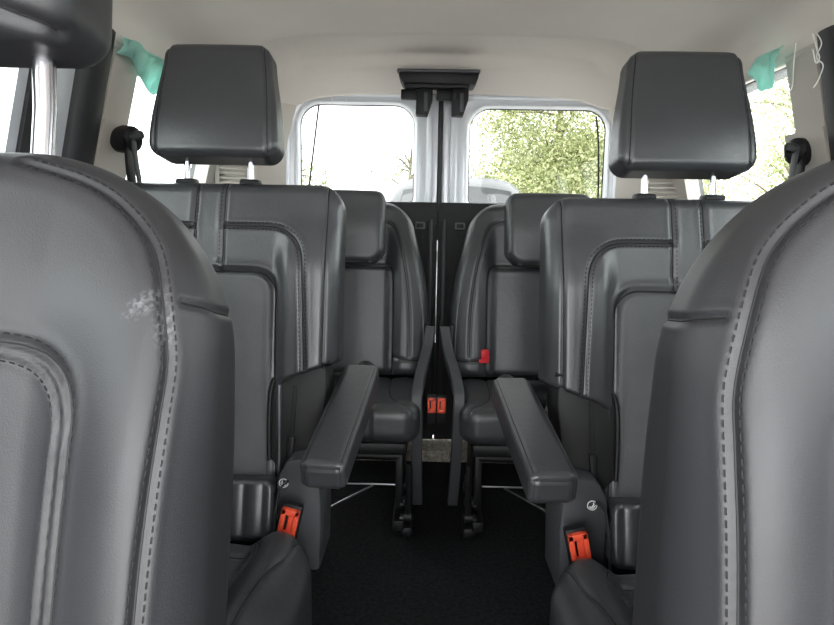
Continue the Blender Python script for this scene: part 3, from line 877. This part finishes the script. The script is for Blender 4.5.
# latch bracket at the top
t = empty('door_latch_bracket', (-.024, 2.14, 1.300)); tag(t, 'black plastic latch bracket mounted on the headliner above the rear doors', 'bracket')
b = MB(); b.prism([(-.134, .056), (.134, .052), (.130, .032), (.120, .012), (-.118, .015), (-.128, .036)], -.055, .04, 'y', .005); b.build('housing', M['plastic_black'], t)
b = MB(); b.rbox((0, -.052, .052), (.272, .03, .011), .004); b.build('lip', M['plastic_grey'], t)
b = MB(); b.rbox((-.004, -.028, .010), (.215, .04, .016), .004); b.build('lower_plate', M['plastic_black'], t)
for k, x in enumerate((-.052, .068)):
    b = MB(); b.prism([(x-.020, .01), (x+.034, .01), (x+.034, -.03), (x+.018, -.082), (x-.022, -.080)], -.03, .02, 'y', .004)
    b.rbox((x-.045, 0, -.012), (.055, .03, .032), .004)
    q = b.build('striker', M['plastic_black'], t)
    b = MB(); b.rbox((x-.008, -.032, -.02), (.008, .006, .022), .002); b.build('striker_slot', M['thread'], q)
    b = MB(); b.rbox((x+.012, -.032, -.04), (.012, .004, .06), .001); b.build('striker_face', M['plastic_grey'], q)

# vents on the rear pillars
for s, x, y, z, lab in ((-1, -.672, 2.00, 1.008, 'beige louvred air vent on the left rear pillar, seen under the headrest'), (1, .700, 2.00, .985, 'beige louvred air vent on the right rear pillar, seen under the headrest')):
    t = empty('air_vent', (x, y, z), (0, 0, s*R_(-22))); tag(t, lab, 'vent', 'pillar vents')
    b = MB()
    for dz in (-.043, .043): b.rbox((0, 0, dz), (.13, .014, .014), .003)
    for dx in (-.058, .058): b.rbox((dx, 0, 0), (.014, .014, .09), .003)
    b.build('vent_frame', M['trim_beige'], t)
    b = MB(); b.rbox((0, .014, 0), (.12, .004, .09), .001); b.build('vent_back', M['trim_beige'], t)
    for k in range(5): MB().rbox((0, .004, -.030+k*.015), (.106, .012, .007), .002, Matrix.Rotation(R_(25), 3, 'X')).build('louvre', M['trim_beige'], t)

# seat belts at the pillars
for s, lab in ((-1, 'black belt anchor cover and strap on the left beige pillar'), (1, 'black belt anchor cover on the right beige pillar, half behind the front seat')):
    z0 = 1.02 if s < 0 else 1.012; y0 = 1.36 if s < 0 else 1.335
    t = empty('seat_belt', (s*(xw(z0)-(.045 if s < 0 else .022)), y0, z0)); tag(t, lab, 'seat belt', 'pillar seat belts')
    b = MB(); b.tube([(s*.03, 0, 0), (s*.01, -.005, .002), (-s*.01, -.01, .003), (-s*.018, -.014, .002)], [.026, .030, .027, .016], 18); b.build('anchor_cover', M['plastic_black'], t)
    b = MB(); b.rbox((-s*.012, -.02, .006), (.052, .018, .020), .008, Matrix.Rotation(R_(12)*s, 3, 'Y')); b.build('belt_guide', M['rubber'], t)
    b = MB(); b.tube(cr([(-s*.002, -.018, 0), (-s*.004, -.02, -.05), (s*.004, .005, -.12), (s*.02, .055, -.36)]), .021, 10, flat=.12); b.build('webbing', M['plastic_black'], t)
    b = MB(); b.tube(cr([(-s*.016, -.024, 0), (-s*.022, -.028, -.05), (-s*.016, .0, -.12), (-s*.0, .05, -.36)]), .012, 10, flat=.2); b.build('webbing', M['plastic_grey'], t)

# torn teal film and threads
def film(name, pts, label, off=.004, pos=(0, 0, 0)):
    """pts in world 3D outline; triangulated and thickened, gently wavy"""
    o = empty  # noqa
    bm = bmesh.new(); vs = [bm.verts.new(p) for p in pts]; f = bm.faces.new(vs)
    bmesh.ops.triangulate(bm, faces=[f]); bmesh.ops.subdivide_edges(bm, edges=bm.edges[:], cuts=3, use_grid_fill=False)
    n = Vector((0, 0, 0))
    for v in bm.verts:
        v.co += Vector((.006*math.sin(v.co.z*120+v.co.y*60), .004*math.sin(v.co.z*90), 0))
    me = bpy.data.meshes.new(name); bm.to_mesh(me); bm.free()
    for p in me.polygons: p.use_smooth = True
    ob = link_mesh(name, me, M['film']); md = ob.modifiers.new('s', 'SOLIDIFY'); md.thickness = .0012
    tag(ob, label, 'plastic film', 'torn plastic film scraps'); return ob
def wpt(s, y, z, inset=.02): return (s*(xw(z)-inset), y, z)
film('plastic_film', [wpt(-1, y, z) for y, z in ((1.29, 1.219), (1.344, 1.222), (1.413, 1.222), (1.468, 1.218), (1.50, 1.20), (1.50, 1.165), (1.474, 1.14), (1.433, 1.145), (1.393, 1.163), (1.35, 1.186), (1.288, 1.183))],
     'torn teal plastic film hanging at the top of the left pillar')
film('plastic_film', [wpt(1, y, z, .028) for y, z in ((1.31, 1.222), (1.343, 1.198), (1.387, 1.155), (1.418, 1.155), (1.44, 1.175), (1.45, 1.205), (1.41, 1.222), (1.358, 1.226))],
     'torn teal plastic film hanging beside the right headrest')
film('plastic_film', [wpt(-1, 1.90, 1.085, .05), wpt(-1, 2.06, 1.09, .09), wpt(-1, 2.06, 1.058, .09), wpt(-1, 1.90, 1.05, .05)],
     'teal plastic film scrap above the left pillar vent')
for pts, lab in (([(0, 0, 0), (.004, -.01, -.02), (-.004, -.012, -.045), (.008, -.015, -.06), (.004, -.012, -.085), (-.004, -.012, -.10)], 'longest white loose thread dangling from the headliner over the right door seal'),
                 ([(-.008, .0, 0), (-.004, -.01, -.03), (.003, -.01, -.045), (-.003, -.01, -.055), (-.01, -.008, -.03)], 'short looped white thread over the right door seal'),
                 ([(-.004, .10, 0), (-.010, .09, -.04), (-.008, .09, -.08), (-.016, .085, -.095)], 'straight white loose thread hanging on the right beige pillar')):
    o = MB().tube(cr(pts, 6), .0011, 5).build('loose_thread', M['string']); o.location = (.672, 1.215 if 'pillar' not in lab else 1.175, 1.215); tag(o, lab, 'thread', 'loose threads')

# ------------------------------------------------------------------ OUTSIDE
b = MB(); b.rbox((0, 6, -.56), (60, 60, .08), 0); tag(b.build('ground', M['ground'], smooth=False), kind='structure')

def tree(x, y, h, crown, n, lm, label, size=.10, squash=.8):
    t = empty('tree', (x, y, -.52)); tag(t, label, 'tree', 'trees outside the van')
    b = MB(); r0 = .05*h/3+.03
    b.tube([(0, 0, 0), (.04, .02, h*.3), (-.03, .03, h*.6), (.02, 0, h*.85)], [r0, r0*.85, r0*.6, r0*.25], 10)
    cl = []
    for k in range(26):
        a = random.uniform(0, 6.28); z0 = random.uniform(.2, .75)*h; l = crown*random.uniform(.5, 1.0)
        e = Vector((math.cos(a)*l, math.sin(a)*l, z0+random.uniform(-.05, .35)*h*.6)); s0 = Vector((0, 0, z0))
        m_ = s0.lerp(e, .5)+Vector((random.uniform(-.1, .1), random.uniform(-.1, .1), .08))
        b.tube([s0, m_, e], [r0*.3, r0*.2, r0*.08], 6); cl += [e, m_, m_.lerp(e, .5)]
    b.build('trunk', M['bark'], t)
    c = np.array([v[:] for v in cl]); idx = rng.integers(0, len(c), n)
    P = c[idx]+rng.normal(0, 1, (n, 3))*crown*np.array([.20, .20, .17])
    A = rng.normal(0, 1, (n, 3)); A /= np.linalg.norm(A, axis=1)[:, None]; B = np.cross(A, rng.normal(0, 1, (n, 3))); B /= np.linalg.norm(B, axis=1)[:, None]
    s = size*rng.uniform(.5, 1.3, n)[:, None]
    C = np.cross(A, B)*.012
    V = np.empty((n, 4, 3)); V[:, 0] = P-A*s*.5; V[:, 1] = P+B*s*.28+C; V[:, 2] = P+A*s*.5; V[:, 3] = P-B*s*.28+C
    F = np.arange(n*4).reshape(n, 4)
    np_mesh('foliage', V.reshape(-1, 3), F, lm, t, smooth=False)
    return t
tree(2.9, 14.2, 6.0, 2.1, 34000, M['leaf_a'], 'dense yellow-green tree filling the right rear door window', .085)
tree(7.6, 13.0, 5.4, 1.8, 12000, M['leaf_a'], 'yellow-green tree farther right, beyond the right rear pillar', .085)
tree(1.0, 10.6, 2.4, .9, 9000, M['leaf_a'], 'low yellow-green bush under the big tree, nearest the door gap', .075)
tree(3.9, 10.4, 2.8, 1.0, 9000, M['leaf_a'], 'low yellow-green bush at the right edge of the right rear window', .075)
tree(-.5, 15.5, 3.9, 1.1, 1500, M['leaf_b'], 'small leafy tree behind the meeting line of the rear doors', .08)
tree(-2.9, 12.5, 3.3, 1.0, 2600, M['leaf_b'], 'sparse tree low in the left rear door window', .08)
tree(-6.6, 6.8, 2.9, 1.2, 9000, M['leaf_b'], 'green bush outside the left sliding door window', .075)
tree(6.2, 7.6, 2.9, 1.0, 4000, M['leaf_b'], 'sparse shrub outside the right quarter window', .075)

# parked car behind the van
car = empty('parked_car', (.24, 4.7, -.52)); tag(car, 'silver parked car behind the van, roof and windscreen seen through the rear windows', 'car')
def loft(secs):
    V = []; F = []; n = len(secs[0])
    for s_ in secs: V += list(s_)
    for i in range(len(secs)-1):
        for k in range(n): F.append((i*n+k, i*n+(k+1) % n, (i+1)*n+(k+1) % n, (i+1)*n+k))
    F += [tuple(range(n))[::-1], tuple(range((len(secs)-1)*n, len(secs)*n))]
    return V, F
def car_sec(y, hw, z0, z1, p=5, n=32):
    out = []
    for k in range(n):
        a = 2*math.pi*k/n; c, s_ = math.cos(a), math.sin(a)
        out.append((hw*math.copysign(abs(c)**(2/p), c), y, (z0+z1)/2+(z1-z0)/2*math.copysign(abs(s_)**(2/p), s_)))
    return out
V, F = loft([car_sec(0, .68, .40, .85), car_sec(.12, .82, .30, .98), (car_sec(1.1, .88, .25, 1.10)), car_sec(2.6, .88, .25, 1.15), car_sec(4.0, .86, .28, 1.15), car_sec(4.3, .8, .35, 1.05)])
MB().add(V, F).build('body', M['car_paint'], car)
V, F = loft([car_sec(.95, .74, 1.0, 1.16, 4), car_sec(1.5, .72, 1.0, 1.72, 4), car_sec(1.75, .70, 1.0, 1.90, 4), car_sec(2.5, .70, 1.0, 1.96, 4), car_sec(3.9, .68, 1.0, 1.88, 4), car_sec(4.2, .66, 1.0, 1.6, 4)])
MB().add(V, F).build('cabin', M['car_paint'], car)
b = MB(); V = []; F = []
for i, (y, z) in enumerate(((1.08, 1.24), (1.36, 1.55), (1.60, 1.80))):
    hw = (.62, .60, .54)[i]
    for k in range(9):
        q = -1+k/4; V.append((q*hw, y-.035+.05*q*q*0, z-.05*q*q))
for i in range(2):
    for k in range(8): F.append((i*9+k, i*9+k+1, (i+1)*9+k+1, (i+1)*9+k))
b.add(V, F); ws = b.build('windscreen', M['car_glass'], car); md = ws.modifiers.new('s', 'SOLIDIFY'); md.thickness = .02
for sx in (-1, 1):
    for yy in (.85, 3.5):
        MB().tube([(sx*.70, yy, .31), (sx*.72, yy, .31), (sx*.87, yy, .31), (sx*.89, yy, .31)], [.28, .31, .31, .28], 28).build('wheel', M['tyre'], car)
    MB().rbox((sx*.58, .06, .78), (.26, .12, .14), .04).build('headlamp', M['lamp'], car)
    MB().rbox((sx*.95, 1.35, 1.15), (.16, .10, .13), .03).build('wing_mirror', M['car_paint'], car)
MB().rbox((0, .03, .62), (.9, .08, .16), .03).build('grille', M['plastic_black'], car)

# ------------------------------------------------------------------ LIGHT, CAMERA
w = bpy.data.worlds.new('world'); scene.world = w; w.use_nodes = True; nt = w.node_tree
bg = nt.nodes['Background']; bg.inputs['Color'].default_value = (.96, .98, 1, 1); bg.inputs['Strength'].default_value = 3.4

cam = bpy.data.cameras.new('camera'); co = bpy.data.objects.new('camera', cam); COL.objects.link(co); scene.camera = co
f_px = 610; cam.sensor_fit = 'HORIZONTAL'; cam.sensor_width = 36; cam.lens = 36*f_px/834; cam.clip_start = .02
PIT, YAW, ROLL = R_(-7.8), R_(.85), R_(1.0)
Fv = Vector((-math.sin(YAW)*math.cos(PIT), math.cos(YAW)*math.cos(PIT), math.sin(PIT)))
Rv = Fv.cross(Vector((0, 0, 1))).normalized(); Uv = Rv.cross(Fv)
R2 = Rv*math.cos(ROLL)+Uv*math.sin(ROLL); U2 = Uv*math.cos(ROLL)-Rv*math.sin(ROLL)
mx = Matrix((R2, U2, -Fv)).transposed().to_4x4(); mx.translation = Vector((-.05, 0, .84)); co.matrix_world = mx
vs = scene.view_settings; scene.display_settings.display_device = 'sRGB'
vs.view_transform = 'Standard'; vs.look = 'None'; vs.gamma = 1; vs.exposure = 1.25; vs.use_curve_mapping = False
scene.cycles.max_bounces = 10; scene.cycles.diffuse_bounces = 6; scene.cycles.transparent_max_bounces = 12
